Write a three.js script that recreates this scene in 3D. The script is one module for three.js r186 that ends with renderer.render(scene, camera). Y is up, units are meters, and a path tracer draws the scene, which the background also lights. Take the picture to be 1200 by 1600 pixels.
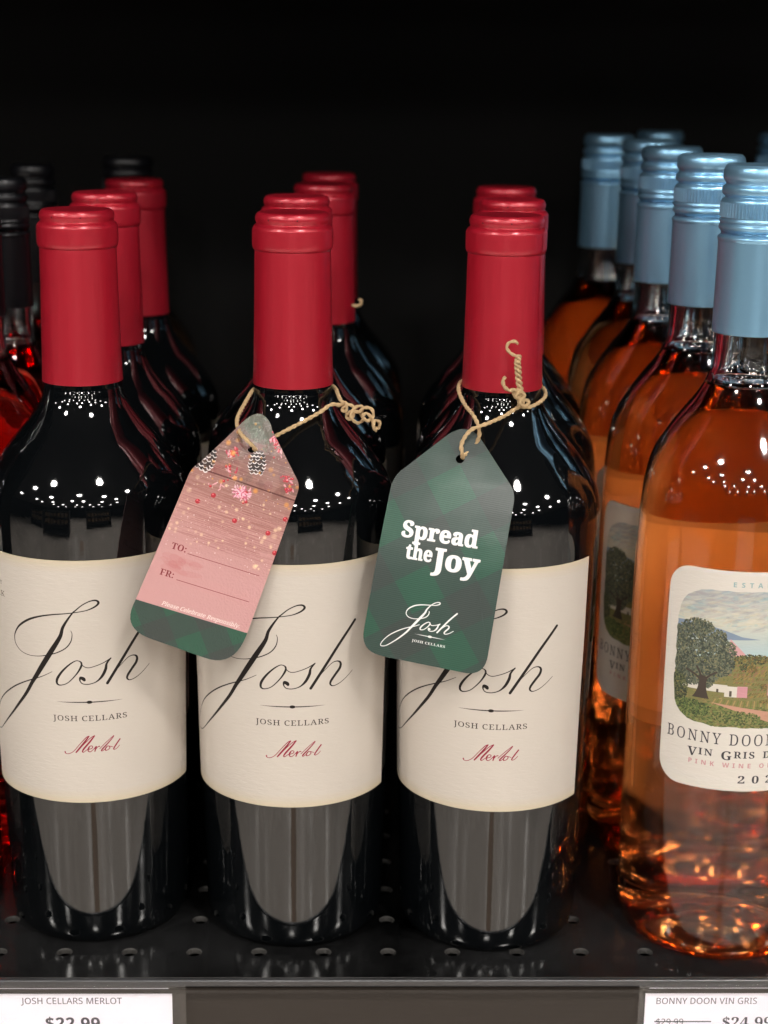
import * as THREE from 'three';
import { mergeGeometries, mergeVertices, toCreasedNormals } from 'three/addons/utils/BufferGeometryUtils.js';
import { TessellateModifier } from 'three/addons/modifiers/TessellateModifier.js';
import { RoundedBoxGeometry } from 'three/addons/geometries/RoundedBoxGeometry.js';

// ------------------------------------------------------------ camera, lamps, exposure
const scene = new THREE.Scene();
scene.background = new THREE.Color(0.0003, 0.0003, 0.00035);
const camera = new THREE.PerspectiveCamera(2 * Math.atan(800 / 2544.66) * 180 / Math.PI, 0.75, 0.05, 60);
{
  const pitch = 0.261691, yaw = -0.022593, roll = -0.011554;
  const F = new THREE.Vector3(-Math.sin(yaw) * Math.cos(pitch), -Math.sin(pitch), -Math.cos(yaw) * Math.cos(pitch));
  const R0 = new THREE.Vector3(Math.cos(yaw), 0, -Math.sin(yaw)), D0 = new THREE.Vector3().crossVectors(F, R0);
  const R = R0.clone().multiplyScalar(Math.cos(roll)).addScaledVector(D0, Math.sin(roll));
  const D = D0.clone().multiplyScalar(Math.cos(roll)).addScaledVector(R0, -Math.sin(roll));
  camera.position.set(0, 0.33356, 0.57486);
  camera.quaternion.setFromRotationMatrix(new THREE.Matrix4().makeBasis(R, D.negate(), F.negate()));
}
camera.focus = 0.6;
camera.userData.fStop = 10;
const renderer = new THREE.WebGLRenderer();
renderer.toneMapping = THREE.LinearToneMapping;
renderer.toneMappingExposure = 10.6;
renderer.shadowMap.enabled = true;
const LAMP_POWER = 0.92, LAMP_GLOW = 5, CEILING = 2.3, FLOOR = -1.05;

// ------------------------------------------------------------ helpers
let seed = 12345;
const rnd = () => { seed = (seed * 1664525 + 1013904223) >>> 0; return seed / 4294967296; };
const rr = (a, b) => a + (b - a) * rnd();
const names = {};
const numbered = (n) => { names[n] = (names[n] ?? -1) + 1; return names[n] ? n + '_' + String(names[n]).padStart(3, '0') : n; };
const shade = (m) => { m.castShadow = true; m.receiveShadow = true; return m; };
function thing(name, label, category, pos = [0, 0, 0], group) {
  const o = new THREE.Group(); o.name = numbered(name); o.position.set(...pos); scene.add(o);
  o.userData = { label, category }; if (group) o.userData.group = group;
  return o;
}
function part(name, geo, mat, parent) { const m = shade(new THREE.Mesh(geo, mat)); m.name = name; parent.add(m); return m; }
function struct(name, geo, mat) { const m = part(numbered(name), geo, mat, scene); m.userData.kind = 'structure'; return m; }
function copyOf(o, pos, label, group) {
  const c = o.clone(); c.name = numbered(o.name.replace(/_\d{3}$/, '')); c.userData = { ...o.userData, label }; if (group) c.userData.group = group;
  c.position.set(...pos); scene.add(c); return c;
}
const P = (o) => new THREE.MeshPhysicalMaterial(o);
const lin = (r, g, b) => new THREE.Color().setRGB(r, g, b);
function canvas(w, h) { const c = document.createElement('canvas'); c.width = w; c.height = h; return [c, c.getContext('2d')]; }
function tex(c, srgb = true) {
  const t = new THREE.CanvasTexture(c); if (srgb) t.colorSpace = THREE.SRGBColorSpace;
  t.wrapS = t.wrapT = THREE.ClampToEdgeWrapping; t.magFilter = THREE.LinearFilter; return t;
}
// grey noise, several octaves, repeating
function noiseTex(n, octaves, base, amp, seed0, stretch = [1, 1]) {
  const save = seed; seed = seed0; const h = new Float32Array(n * n);
  let a = 1, tot = 0;
  for (const cells of octaves) {
    const cx = Math.max(1, Math.round(cells * stretch[0])), cy = Math.max(1, Math.round(cells * stretch[1]));
    const g = Array.from({ length: cx * cy }, rnd);
    for (let y = 0; y < n; y++) for (let x = 0; x < n; x++) {
      const fx = x / n * cx, fy = y / n * cy, ix = Math.floor(fx), iy = Math.floor(fy); let tx = fx - ix, ty = fy - iy; tx *= tx * (3 - 2 * tx); ty *= ty * (3 - 2 * ty);
      const G = (i, j) => g[(j % cy) * cx + (i % cx)];
      h[y * n + x] += a * ((G(ix, iy) * (1 - tx) + G(ix + 1, iy) * tx) * (1 - ty) + (G(ix, iy + 1) * (1 - tx) + G(ix + 1, iy + 1) * tx) * ty);
    }
    tot += a; a *= 0.6;
  }
  const d = new Uint8Array(n * n * 4);
  for (let i = 0; i < n * n; i++) { const v = Math.max(0, Math.min(255, 255 * (base + amp * (h[i] / tot - 0.5) * 2))); d[i * 4] = d[i * 4 + 1] = d[i * 4 + 2] = v; d[i * 4 + 3] = 255; }
  const t = new THREE.DataTexture(d, n, n); t.wrapS = t.wrapT = THREE.RepeatWrapping; t.magFilter = THREE.LinearFilter; t.needsUpdate = true; seed = save; return t;
}
const rep = (t, x, y) => { const c = t.clone(); c.repeat.set(x, y); c.needsUpdate = true; return c; };
// Catmull-Rom refinement of a profile [[r, y], ...] in millimetres
function smooth(pts, n = 6) {
  const out = [];
  for (let i = 0; i < pts.length - 1; i++) {
    const p = [pts[Math.max(0, i - 1)], pts[i], pts[i + 1], pts[Math.min(pts.length - 1, i + 2)]];
    for (let k = 0; k < n; k++) {
      const t = k / n, f = (j) => 0.5 * (2 * p[1][j] + (p[2][j] - p[0][j]) * t + (2 * p[0][j] - 5 * p[1][j] + 4 * p[2][j] - p[3][j]) * t * t + (3 * p[1][j] - p[0][j] - 3 * p[2][j] + p[3][j]) * t * t * t);
      out.push(pts[i].length > 2 ? [f(0), f(1), f(2)] : [f(0), f(1)]);
    }
  }
  out.push(pts[pts.length - 1]);
  return out;
}
const lathe = (pts, seg = 96) => new THREE.LatheGeometry(pts.map(([r, y]) => new THREE.Vector2(Math.max(0, r) / 1000, y / 1000)), seg);
const flip = (g) => { const i = g.index.array; for (let k = 0; k < i.length; k += 3) { const t = i[k]; i[k] = i[k + 1]; i[k + 1] = t; } g.computeVertexNormals(); return g; };
const radiusAt = (pts, y) => { for (let i = 0; i < pts.length - 1; i++) if ((pts[i][1] - y) * (pts[i + 1][1] - y) <= 0 && pts[i][1] !== pts[i + 1][1]) return pts[i][0] + (pts[i + 1][0] - pts[i][0]) * (y - pts[i][1]) / (pts[i + 1][1] - pts[i][1]); return 0; };
// a paper label wrapped on a bottle: angles in degrees (0 faces +z), heights in mm, corner radius in mm; uv runs over the full range
function wrapLabel(profile, y0, y1, a0, a1, u0, u1, proud = 0.25, corner = 0, nx = 90, ny = 40) {
  const pos = [], uv = [], idx = [], R = 38.5, am = (a0 + a1) / 2, half = (a1 - a0) / 2;
  for (let j = 0; j <= ny; j++) {
    let v = j / ny; if (corner) v = 0.5 - 0.5 * Math.cos(Math.PI * v);
    const y = y0 + (y1 - y0) * v, e = Math.min(y - y0, y1 - y), cut = corner && e < corner ? corner - Math.sqrt(Math.max(0, corner * corner - (corner - e) ** 2)) : 0;
    const h = half - cut / R * 180 / Math.PI, r = (radiusAt(profile, y) + proud) / 1000;
    for (let i = 0; i <= nx; i++) {
      const a = (am - h + 2 * h * i / nx), t = a * Math.PI / 180;
      pos.push(r * Math.sin(t), y / 1000, r * Math.cos(t)); uv.push((a - u0) / (u1 - u0), v === 0 ? 0 : v === 1 ? 1 : (y - y0) / (y1 - y0));
      if (i < nx && j < ny) { const k = j * (nx + 1) + i; idx.push(k, k + 1, k + nx + 2, k, k + nx + 2, k + nx + 1); }
    }
  }
  const g = new THREE.BufferGeometry(); g.setAttribute('position', new THREE.Float32BufferAttribute(pos, 3)); g.setAttribute('uv', new THREE.Float32BufferAttribute(uv, 2)); g.setIndex(idx); g.computeVertexNormals(); return g;
}
// twisted two-ply twine along points in mm
function twine(pts, r = 0.75, seg = 0) {
  const v = pts.map((p) => new THREE.Vector3(p[0] / 1000, p[1] / 1000, p[2] / 1000)), c = new THREE.CatmullRomCurve3(v), L = c.getLength();
  const n = seg || Math.max(12, Math.ceil(L / 0.0005)), g = new THREE.TubeGeometry(c, n, r / 1000, 10), p = g.attributes.position, u = g.attributes.uv, nn = g.attributes.normal;
  for (let i = 0; i < p.count; i++) {
    const s = u.getX(i) * L, a = u.getY(i) * Math.PI * 2, end = Math.min(1, 0.6 + Math.min(s, L - s) / 0.002), k = (0.17 * Math.cos(2 * a + s * 2600) - 0.06 + 0.05 * Math.sin(s * 900) + (end - 1) * 0.6) * r / 1000;
    p.setXYZ(i, p.getX(i) + nn.getX(i) * k, p.getY(i) + nn.getY(i) * k, p.getZ(i) + nn.getZ(i) * k);
  }
  g.computeVertexNormals(); return g;
}
// brush stroke of changing width through [x, y, w] points
function stroke(ctx, pts, k = 1, extra = 0) {
  const s = smooth(pts, 14); ctx.beginPath();
  for (let i = 0; i < s.length - 1; i++) {
    const [x0, y0, w0] = s[i], [x1, y1, w1] = s[i + 1], d = Math.hypot(x1 - x0, y1 - y0) || 1e-6, m = Math.max(1, Math.ceil(d / 0.08));
    for (let q = 0; q < m; q++) { const t = q / m, r = Math.max(0.05, (w0 + (w1 - w0) * t) / 2 * k + extra); const x = x0 + (x1 - x0) * t, y = y0 + (y1 - y0) * t; ctx.moveTo(x + r, y); ctx.arc(x, y, r, 0, 7); }
  }
  ctx.fill();
}
function logo(ctx, extra = 0) {
  for (const k of ['j', 'o', 'join', 's', 'stem', 'arch']) stroke(ctx, LOGO[k], 1, extra);
}
function spaced(ctx, text, x, y, width, stretch = 1, align = 0) {   // letters spread over a width, centred on x (align 0) or starting at x (align 1)
  ctx.textAlign = 'left'; const w = [...text].map((c) => ctx.measureText(c).width * stretch), sum = w.reduce((a, b) => a + b, 0), gap = (width - sum) / (text.length - 1);
  let p = align ? x : x - width / 2;
  [...text].forEach((c, i) => { ctx.save(); ctx.translate(p, y); ctx.scale(stretch, 1); ctx.fillText(c, 0, 0); ctx.restore(); p += w[i] + gap; });
}
function rule(ctx, x, y, half, t) {
  ctx.beginPath(); ctx.moveTo(x - half, y); ctx.quadraticCurveTo(x, y - t, x + half, y); ctx.quadraticCurveTo(x, y + t, x - half, y); ctx.fill();
  ctx.beginPath(); ctx.ellipse(x, y, t * 2.6, t * 1.5, 0, 0, 7); ctx.fill();
}
const LOGO = {
  j: [[-5.8, -35.1, 0.16], [-5.4, -33.6, 0.26], [-6, -30.8, 0.36], [-8, -28.2, 0.36], [-11.2, -26.3, 0.36], [-14.6, -25.1, 0.36], [-18.6, -24.1, 0.26], [-22.9, -23.8, 0.21], [-26.9, -24.6, 0.26], [-29.5, -26.7, 0.31], [-30.2, -28.9, 0.36], [-29.7, -31.5, 0.47], [-27.3, -34.8, 0.73], [-22.9, -37.9, 0.83], [-18, -39.9, 0.62], [-12.9, -41.1, 0.47], [-7.5, -41.8, 0.36], [-3.3, -42.4, 0.31], [0.3, -43.1, 0.36], [3.3, -44.4, 0.62], [4.6, -45.8, 0.83], [3.7, -46.8, 0.62], [1.5, -46.6, 0.41], [-1.3, -45.2, 0.36], [-3.6, -43.3, 0.41], [-5.4, -41.5, 0.57], [-8.6, -36.6, 1.04], [-10, -32.5, 1.46], [-14, -26.1, 1.94], [-17.5, -20.7, 1.94], [-20.5, -16.1, 1.73], [-22.4, -13.4, 1.51], [-25.8, -8.1, 1.3], [-30.1, -2.9, 1.08], [-35.1, 2.5, 0.81], [-41.2, 8.2, 0.49], [-45.8, 11.9, 0.32], [-49.3, 13.3, 0.27], [-51.8, 13, 0.22], [-51.6, 10.1, 0.22], [-48.7, 5, 0.27], [-44.3, -0.3, 0.43], [-39, -4.7, 0.49], [-32.5, -9.1, 0.49], [-27.2, -12, 0.43], [-22.4, -14.2, 0.38], [-18.1, -16, 0.27], [-13.7, -18.4, 0.16]],
  o: [[-2.7, -22.8, 0.32], [-4.3, -23.2, 0.32], [-6.7, -21.8, 0.49], [-9.7, -18.9, 0.76], [-11.8, -15.8, 0.97], [-12, -13.8, 0.76], [-10.6, -13.2, 0.38], [-7.8, -14.3, 0.32], [-4.6, -17.6, 0.43], [-2.7, -20.6, 0.76], [-2.4, -22.3, 0.54], [-3.2, -23.1, 0.32]],
  join: [[-2.7, -22.3, 0.27], [-1.6, -20.9, 0.27], [0.2, -20.3, 0.27], [3.4, -21.1, 0.27], [6.1, -22.2, 0.32], [8.5, -23.6, 0.38]],
  s: [[8.5, -23.6, 0.43], [6.9, -21.6, 0.76], [6.4, -19.3, 1.08], [5, -16.6, 0.97], [2.9, -14.6, 0.43], [0.2, -13.7, 0.32], [-2.2, -13.9, 0.32], [-3.2, -15.1, 0.43], [-3, -16.3, 0.97], [-2, -15.9, 1.4], [-1.6, -15.4, 1.08]],
  stem: [[24.8, -38.6, 1.03], [18.4, -30.7, 1.08], [12.7, -22.5, 1.08], [6.9, -13.6, 1.08]],
  arch: [[10.4, -18.4, 0.22], [12.1, -20.3, 0.22], [15.2, -23, 0.27], [17.5, -23.4, 0.43], [18.7, -22.4, 0.86], [18.4, -20.5, 1.03], [16.6, -18.2, 0.97], [14.9, -15.9, 0.92], [14.6, -14.5, 0.65], [15.8, -13.7, 0.32], [18.4, -14.4, 0.27], [21.4, -16.3, 0.22], [24.1, -18.6, 0.16]],
};
const MERLOT = [
   [[-10.2, 14, 0.41], [-9.8, 14.7, 0.14], [-8.4, 14.6, 0.14], [-6.6, 13.4, 0.14], [-3.9, 10.2, 0.14], [-1.8, 8, 0.21], [-0.7, 7.4, 0.21]],
   [[-0.7, 7.5, 0.28], [-2.5, 9.9, 0.52], [-4.5, 12.4, 0.52], [-5.9, 14.1, 0.35]],
   [[-5.8, 13.9, 0.14], [-3.2, 11.2, 0.14], [-0.4, 8.4, 0.17], [1.4, 7.3, 0.21]],
   [[1.4, 7.4, 0.28], [-0.4, 9.7, 0.52], [-2.6, 12.3, 0.52], [-3.4, 13.6, 0.35], [-3, 14, 0.17], [-1.8, 13.1, 0.14], [-0.6, 12.3, 0.14]],
   [[-1.1, 13, 0.14], [0.3, 12.4, 0.17], [0.5, 11.7, 0.17], [-0.3, 11.5, 0.21], [-1.1, 12.4, 0.35], [-1.2, 13.5, 0.28], [-0.4, 13.9, 0.17], [0.9, 12.8, 0.14]],
   [[0.9, 12.8, 0.14], [1.9, 11.8, 0.28], [1.6, 12.7, 0.38], [1.3, 13.8, 0.28]],
   [[1.4, 13.3, 0.1], [2.5, 12, 0.17], [3.2, 11.8, 0.28]],
   [[3.2, 12.8, 0.14], [5.7, 10.4, 0.14], [8.1, 8.4, 0.14], [8.7, 8, 0.14], [8.4, 8.6, 0.21], [6.4, 10.8, 0.31], [4, 13.3, 0.38], [4.2, 13.8, 0.17], [5.4, 13, 0.14]],
   [[6.9, 12.2, 0.14], [6.2, 12, 0.21], [5.4, 12.9, 0.31], [5.4, 13.7, 0.21], [6.4, 13.5, 0.17], [7.1, 12.7, 0.21], [6.9, 12.1, 0.14], [8.3, 12.6, 0.1]],
   [[11.1, 9.7, 0.35], [9.8, 11.4, 0.38], [8.6, 13.2, 0.35], [8.8, 13.7, 0.17], [9.8, 13.3, 0.14], [10.9, 12.2, 0.1]],
];

// ------------------------------------------------------------ materials
const fine = noiseTex(256, [32, 64, 128, 256], 0.5, 0.5, 11), coarse = noiseTex(256, [3, 7, 15, 40, 90], 0.5, 0.5, 23), laid = noiseTex(256, [16, 40, 90], 0.5, 0.55, 5, [0.35, 1.6]);
const floorMap = rep(noiseTex(256, [4, 9, 20, 60], 0.8, 0.35, 88), 3, 3);
const soft = noiseTex(256, [3, 5], 0.5, 0.5, 61);
const M = {
  darkGlass: P({ color: lin(0.0022, 0.0028, 0.0034), roughness: 0.045, ior: 1.75, bumpMap: rep(soft, 2, 2), bumpScale: 0.0009, clearcoat: 0, specularIntensity: 1 }),
  capsule: P({ color: lin(0.41, 0.0085, 0.024), roughness: 0.36, metalness: 0.3, clearcoat: 0.5, clearcoatRoughness: 0.22, bumpMap: rep(coarse, 3, 1), bumpScale: 0.0003 }),
  hole: P({ color: lin(0.03, 0.002, 0.003), roughness: 0.9 }),
  backPaper: P({ color: lin(0.70, 0.62, 0.48), roughness: 0.8 }),
  glass: P({ color: lin(1, 1, 1), roughness: 0, ior: 1.5, transmission: 1, thickness: 0.003, attenuationColor: lin(0.93, 0.96, 0.92), attenuationDistance: 0.03 }),
  rose: P({ color: lin(1, 1, 1), roughness: 0.085, clearcoat: 0.8, clearcoatRoughness: 0, ior: 1.35, transmission: 1, thickness: 0.07, attenuationColor: lin(0.997, 0.235, 0.04), attenuationDistance: 0.16 }),
  redRose: P({ color: lin(1, 1, 1), roughness: 0, ior: 1.44, transmission: 1, thickness: 0.07, attenuationColor: lin(0.94, 0.06, 0.03), attenuationDistance: 0.06 }),
  blueCap: P({ color: lin(0.30, 0.58, 0.83), metalness: 0.75, roughness: 0.3, bumpMap: rep(coarse, 2, 2), bumpScale: 0.0001 }),
  blackCap: P({ color: lin(0.006, 0.006, 0.008), metalness: 0.2, roughness: 0.32, clearcoat: 0.12, clearcoatRoughness: 0.2 }),
  roseBack: P({ color: lin(0.88, 0.82, 0.72), roughness: 0.8 }),
  twine: P({ color: lin(0.62, 0.43, 0.23), roughness: 0.85, bumpMap: rep(fine, 30, 2), bumpScale: 0.0002 }),
  deck: P({ map: rep(noiseTex(256, [3, 9, 40, 128, 256], 0.42, 0.9, 41), 4, 4), color: lin(0.015, 0.015, 0.0155), roughness: 0.32, specularIntensity: 0.9, ior: 1.5, roughnessMap: rep(coarse, 1, 1), bumpMap: rep(fine, 3, 3), bumpScale: 0.00006 }),
  panel: P({ color: lin(0.0045, 0.0044, 0.0044), roughness: 0.8, specularIntensity: 0.4, bumpMap: rep(fine, 6, 6), bumpScale: 0.0002 }),
  steel: P({ color: lin(0.07, 0.066, 0.062), metalness: 0.3, roughness: 0.5 }),
  trim: P({ color: lin(0.10, 0.10, 0.105), metalness: 0.7, roughness: 0.3 }),
  rail: P({ color: lin(0.024, 0.018, 0.014), roughness: 0.45, bumpMap: rep(coarse, 1, 1), bumpScale: 0.0003 }),
  sleeve: P({ color: lin(1, 1, 1), roughness: 0.04, ior: 1.45, transmission: 1, thickness: 0, side: THREE.DoubleSide }),
  floor: P({ color: lin(0.80, 0.72, 0.65), map: floorMap, roughness: 0.45, roughnessMap: rep(coarse, 20, 20) }),
  darkStrip: P({ color: lin(0.36, 0.26, 0.19), roughness: 0.95 }),  // for the added floor strip that darkens the middle of the bottle reflections
  gondola: P({ color: lin(0.015, 0.014, 0.016), roughness: 0.5 }),
  goods: P({ color: lin(0.25, 0.16, 0.09), roughness: 0.6 }),
  ceiling: P({ color: lin(0.05, 0.05, 0.055), roughness: 0.9 }),
  wall: P({ color: lin(0.09, 0.085, 0.08), roughness: 0.8 }),
  glow: P({ color: lin(1, 1, 1), emissive: lin(1, 0.96, 0.9), emissiveIntensity: LAMP_GLOW }),
  fitting: P({ color: lin(0.7, 0.7, 0.7), roughness: 0.5 }),
};

// ------------------------------------------------------------ the shop round the shelf: floor, ceiling with downlights
const slab = (w, h, d, x, y, z) => new THREE.BoxGeometry(w, h, d).translate(x, y, z);
struct('floor', slab(22, 0.1, 16, 0, FLOOR - 0.05, 7), M.floor);
struct('added_dark_strip', slab(0.2, 0.012, 2.6, 0.0, FLOOR + 0.006, 2.1), M.darkStrip);  // added, out of view: stands in for the legs of whoever holds the camera
struct('ceiling', slab(22, 0.1, 16, 0, CEILING + 0.15, 7), M.ceiling);
{
  const body = new THREE.LatheGeometry([[0.0, 0.1], [0.17, 0.1], [0.195, 0.07], [0.195, 0], [0.175, 0], [0.17, 0.03]].map((p) => new THREE.Vector2(...p)), 24);
  const bulb = new THREE.CylinderGeometry(0.165, 0.165, 0.03, 24);
  let first = null;
  for (const [zi, z0] of [1.5, 3.2, 5.2, 7.4, 10.5].entries()) for (let k = 0; k < 6; k++) {
    const z = z0 + rr(-0.3, 0.3) * (zi ? 1.4 : 0.4), x = (k - 2.5) * 2.0 + (zi % 2 ? 0.45 : -0.2) + rr(-0.45, 0.45);
    let o;
    if (!first) {
      o = first = thing('ceiling_lamp', 'round white ceiling downlight above the shop floor', 'lamp', [x, CEILING, z], 'ceiling downlights');
      part('lamp_body', body, M.fitting, o); part('lamp_glow', bulb, M.glow, o).position.y = 0.012;
    } else o = copyOf(first, [x, CEILING, z], '');
    o.userData.label = `round white ceiling downlight, ${['leftmost', 'second from the left', 'third from the left', 'third from the right', 'second from the right', 'rightmost'][k]} in the ${['nearest', 'second', 'third', 'fourth', 'farthest'][zi]} row behind the camera`;
    const s = new THREE.SpotLight(lin(1, 0.96, 0.91), LAMP_POWER, 0, 1.36, 0.7, 2);
    s.position.set(x, CEILING - 0.012, z); s.target.position.set(x, FLOOR, z - 0.6); s.shadow.radius = 8; s.castShadow = true; s.name = 'lamp_light';
    scene.add(s, s.target);
  }
}
// dark display shelves across the aisle, behind the camera: the bottle shoulders mirror them
{
  let first = null;
  for (const [x, z, lab] of [[-2.1, 3.9, 'dark display shelf across the aisle, to the left behind the camera'], [1.75, 4.6, 'dark display shelf across the aisle, to the right behind the camera'], [-5.2, 4.4, 'dark display shelf far to the left across the aisle']]) {
    if (first) { copyOf(first, [x, FLOOR, z], lab); continue; }
    const t = first = thing('display_shelf', lab, 'shelf', [x, FLOOR, z], 'display shelves across the aisle');
    for (const sx of [-1.2, 1.2]) part('side_panel', slab(0.05, 1.5, 0.5, sx, 0.75, 0), M.gondola, t);
    for (const y of [0.1, 0.5, 0.9, 1.3]) part('shelf_board', slab(2.36, 0.03, 0.5, 0, y, 0), M.gondola, t);
    part('back_panel', slab(2.36, 1.5, 0.03, 0, 0.75, 0.26), M.gondola, t);
    for (let k = 0; k < 14; k++) part('carton', slab(0.2, rr(0.15, 0.3), 0.22, -1 + (k % 7) * 0.33, (k < 7 ? 0.53 : 0.93) + 0.13, -0.05), M.goods, t);
  }
}
// ------------------------------------------------------------ the shelf
{
  const t = thing('store_shelf', 'black perforated metal shop shelf carrying all the bottles', 'shelf');
  const s = new THREE.Shape(); s.moveTo(-0.62, -0.0185); s.lineTo(0.62, -0.0185); s.lineTo(0.62, 0.475); s.lineTo(-0.62, 0.475); s.closePath();   // y here is -z
  for (let row = 0; row < 9; row++) for (let k = -12; k <= 11; k++) {
    const h = new THREE.Path(); h.absellipse(0.0166 + k * 0.0254, row * 0.0254, 0.0031, 0.0031, 0, Math.PI * 2, true); s.holes.push(h);
  }
  const deck = new THREE.ExtrudeGeometry(s, { depth: 0.0016, bevelEnabled: true, bevelThickness: 0.0004, bevelSize: 0.0003, bevelSegments: 2, curveSegments: 14 });
  deck.rotateX(-Math.PI / 2); deck.translate(0, -0.002, 0);
  deck.computeBoundingBox(); deck.translate(0, -deck.boundingBox.max.y, 0);
  part('shelf_deck', deck, [M.deck, M.steel], t);
  part('shelf_underside', slab(1.24, 0.02, 0.47, 0, -0.016, -0.228), M.panel, t);
  part('edge_trim', new RoundedBoxGeometry(1.24, 0.0032, 0.0024, 3, 0.0008).translate(0, -0.0012, 0.0201), M.trim, t);
  part('price_rail', mergeGeometries([slab(1.24, 0.042, 0.002, 0, -0.0245, 0.0185), slab(1.24, 0.0015, 0.004, 0, -0.0038, 0.0205), slab(1.24, 0.004, 0.006, 0, -0.0475, 0.0205)]), M.rail, t);
  part('back_panel', slab(1.24, 0.75, 0.02, 0, 0.33, -0.485), M.panel, t);
  part('upper_shelf', slab(1.24, 0.02, 0.45, 0, 0.485, -0.24), M.panel, t);
  part('side_panel', slab(0.02, 0.75, 0.5, -0.63, 0.33, -0.225), M.panel, t);
  part('side_panel', slab(0.02, 0.75, 0.5, 0.63, 0.33, -0.225), M.panel, t);
}
// ------------------------------------------------------------ price labels in the shelf edge
function priceLabel(x0, x1, sx0, sx1, lab, draw) {
  const w = (x1 - x0) * 1000, h = 32, k = 14, [c, g] = canvas(Math.round(w * k), h * k); g.scale(k, k);
  g.fillStyle = '#f3eef8'; g.fillRect(0, 0, w, h); draw(g, w);
  const t = thing('price_label', lab, 'price label', [(x0 + x1) / 2, -0.019, 0.0212]);
  const s = new THREE.Shape(), a = w / 2000, b = h / 2000, r = 0.0018;
  s.moveTo(-a + r, -b); s.lineTo(a - r, -b); s.quadraticCurveTo(a, -b, a, -b + r); s.lineTo(a, b - r); s.quadraticCurveTo(a, b, a - r, b); s.lineTo(-a + r, b); s.quadraticCurveTo(-a, b, -a, b - r); s.lineTo(-a, -b + r); s.quadraticCurveTo(-a, -b, -a + r, -b);
  const e = new THREE.ExtrudeGeometry(s, { depth: 0.0003, bevelEnabled: false, curveSegments: 8 }), p = e.attributes.position, u = e.attributes.uv;
  for (let i = 0; i < p.count; i++) u.setXY(i, (p.getX(i) + a) / (2 * a), (p.getY(i) + b) / (2 * b));
  part('card', e, P({ map: tex(c), roughness: 0.6 }), t);
  const sl = new RoundedBoxGeometry(sx1 - sx0, 0.039, 0.0006, 2, 0.0002).translate((sx0 + sx1 - x0 - x1) / 2, -0.0015, 0.0012);
  part('clear_sleeve', sl, M.sleeve, t);
  return t;
}
priceLabel(-0.1405, -0.0662, -0.1455, -0.0608, 'white price label at the left of the shelf edge, reading $22.99', (g, w) => {
  g.fillStyle = '#2a2936'; g.font = '3.7px sans-serif'; g.textAlign = 'center'; g.fillText('JOSH CELLARS MERLOT', w / 2 - 1, 7.0);
  g.font = 'bold 7px sans-serif'; g.fillText('$22.99', w / 2 - 1, 16.9);
});
priceLabel(0.1150, 0.1890, 0.1122, 0.1920, 'white price label at the right of the shelf edge, reading $24.99', (g, w) => {
  g.fillStyle = '#33333f'; g.font = '3.65px sans-serif'; g.textAlign = 'left'; g.fillText('BONNY DOON VIN GRIS', 4.0, 7.2);
  g.font = '3.6px sans-serif'; g.fillText('$29.99', 4.5, 16.2); g.fillRect(4, 14.2, 22, 0.5);
  g.font = 'bold 6.4px serif'; g.fillText('$24.99', 30, 17.0);
});

// ------------------------------------------------------------ red wine bottles
const JOSH = smooth([[0, 4.5], [18, 3.2], [27, 0.7], [30, 0], [32.6, 0.5], [34.8, 2.6], [35.7, 6.8], [36.0, 14], [36.3, 30], [36.8, 45], [37.4, 63], [38.1, 104], [38.7, 128], [39.0, 148], [39.2, 162], [39.2, 169], [38.9, 175], [38.0, 180.7], [35.9, 185.9], [32.3, 191.6], [27.0, 198.7], [22.2, 204.2], [18.5, 209], [16.1, 213.4], [15.1, 217.3], [14.7, 220.5], [14.3, 235], [13.2, 262]], 5);
const CAPSULE = smooth([[0, 284.5], [9, 284.5], [12.0, 284.7], [13.2, 284.2], [13.85, 282.9], [13.85, 281.7], [13.55, 280.8], [13.6, 280.3], [14.35, 279.7], [14.9, 278.8], [15.1, 277.8], [15.1, 273.2], [14.95, 271.8], [14.6, 271.0], [13.95, 270.3], [14.0, 269.9], [14.25, 269.3], [14.5, 252], [15.0, 228], [15.25, 220.6]], 4).concat([[15.15, 220.5], [14.9, 220.6], [14.8, 224]]).reverse();
const LABEL = { y0: 62.5, y1: 160, a0: -135, a1: 75 };
const [lc, lg] = canvas(1976, 1364);
{
  const k = 14.0; lg.scale(k, k);
  lg.fillStyle = '#c8bfb5'; lg.fillRect(0, 0, 142, 98);
  // warm border band printed along the edges
  for (let i = 0; i < 26; i++) { const t = 1 - i / 26; lg.strokeStyle = `rgba(200,178,138,${0.045 * t})`; lg.lineWidth = 0.8 + i * 0.55; lg.strokeRect(0, 0, 141.1, 97.4); }
  lg.save(); lg.translate(135 / 210 * 141.1, 62.4);
  lg.fillStyle = '#1b1512'; logo(lg); rule(lg, 0, -6.4, 12.8, 0.42);
  lg.fillStyle = '#241b18'; lg.font = '3.05px serif'; spaced(lg, 'JOSH CELLARS', 0, 1.1, 28.6, 1.22);
  lg.fillStyle = '#8c1e34'; for (const s of MERLOT) stroke(lg, s, 1.05, 0.05);
  lg.fillStyle = '#5b4c40'; lg.font = '2px serif'; spaced(lg, 'ED BY', -43.5, -49.5, 7.5, 1.2, 1);
  lg.font = '3px serif'; spaced(lg, 'ARK', -43, -44.8, 8.2, 1.2, 1); lg.fillStyle = '#9c5a50'; lg.font = '2.2px serif'; lg.fillText('2021', -45.5, -40.6);
  lg.restore();
}
const labelMat = P({ map: tex(lc), roughness: 0.62, specularIntensity: 0.5, bumpMap: rep(laid, 9, 6), bumpScale: 0.00008 });
const joshGlass = lathe(JOSH), capGeo = lathe(CAPSULE), holeGeo = new THREE.CylinderGeometry(0.00028, 0.00028, 0.0004, 8).rotateX(Math.PI / 2);
const backGeo = wrapLabel(JOSH, 50, 158, 104, 256, 104, 256, 0.3);
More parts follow.
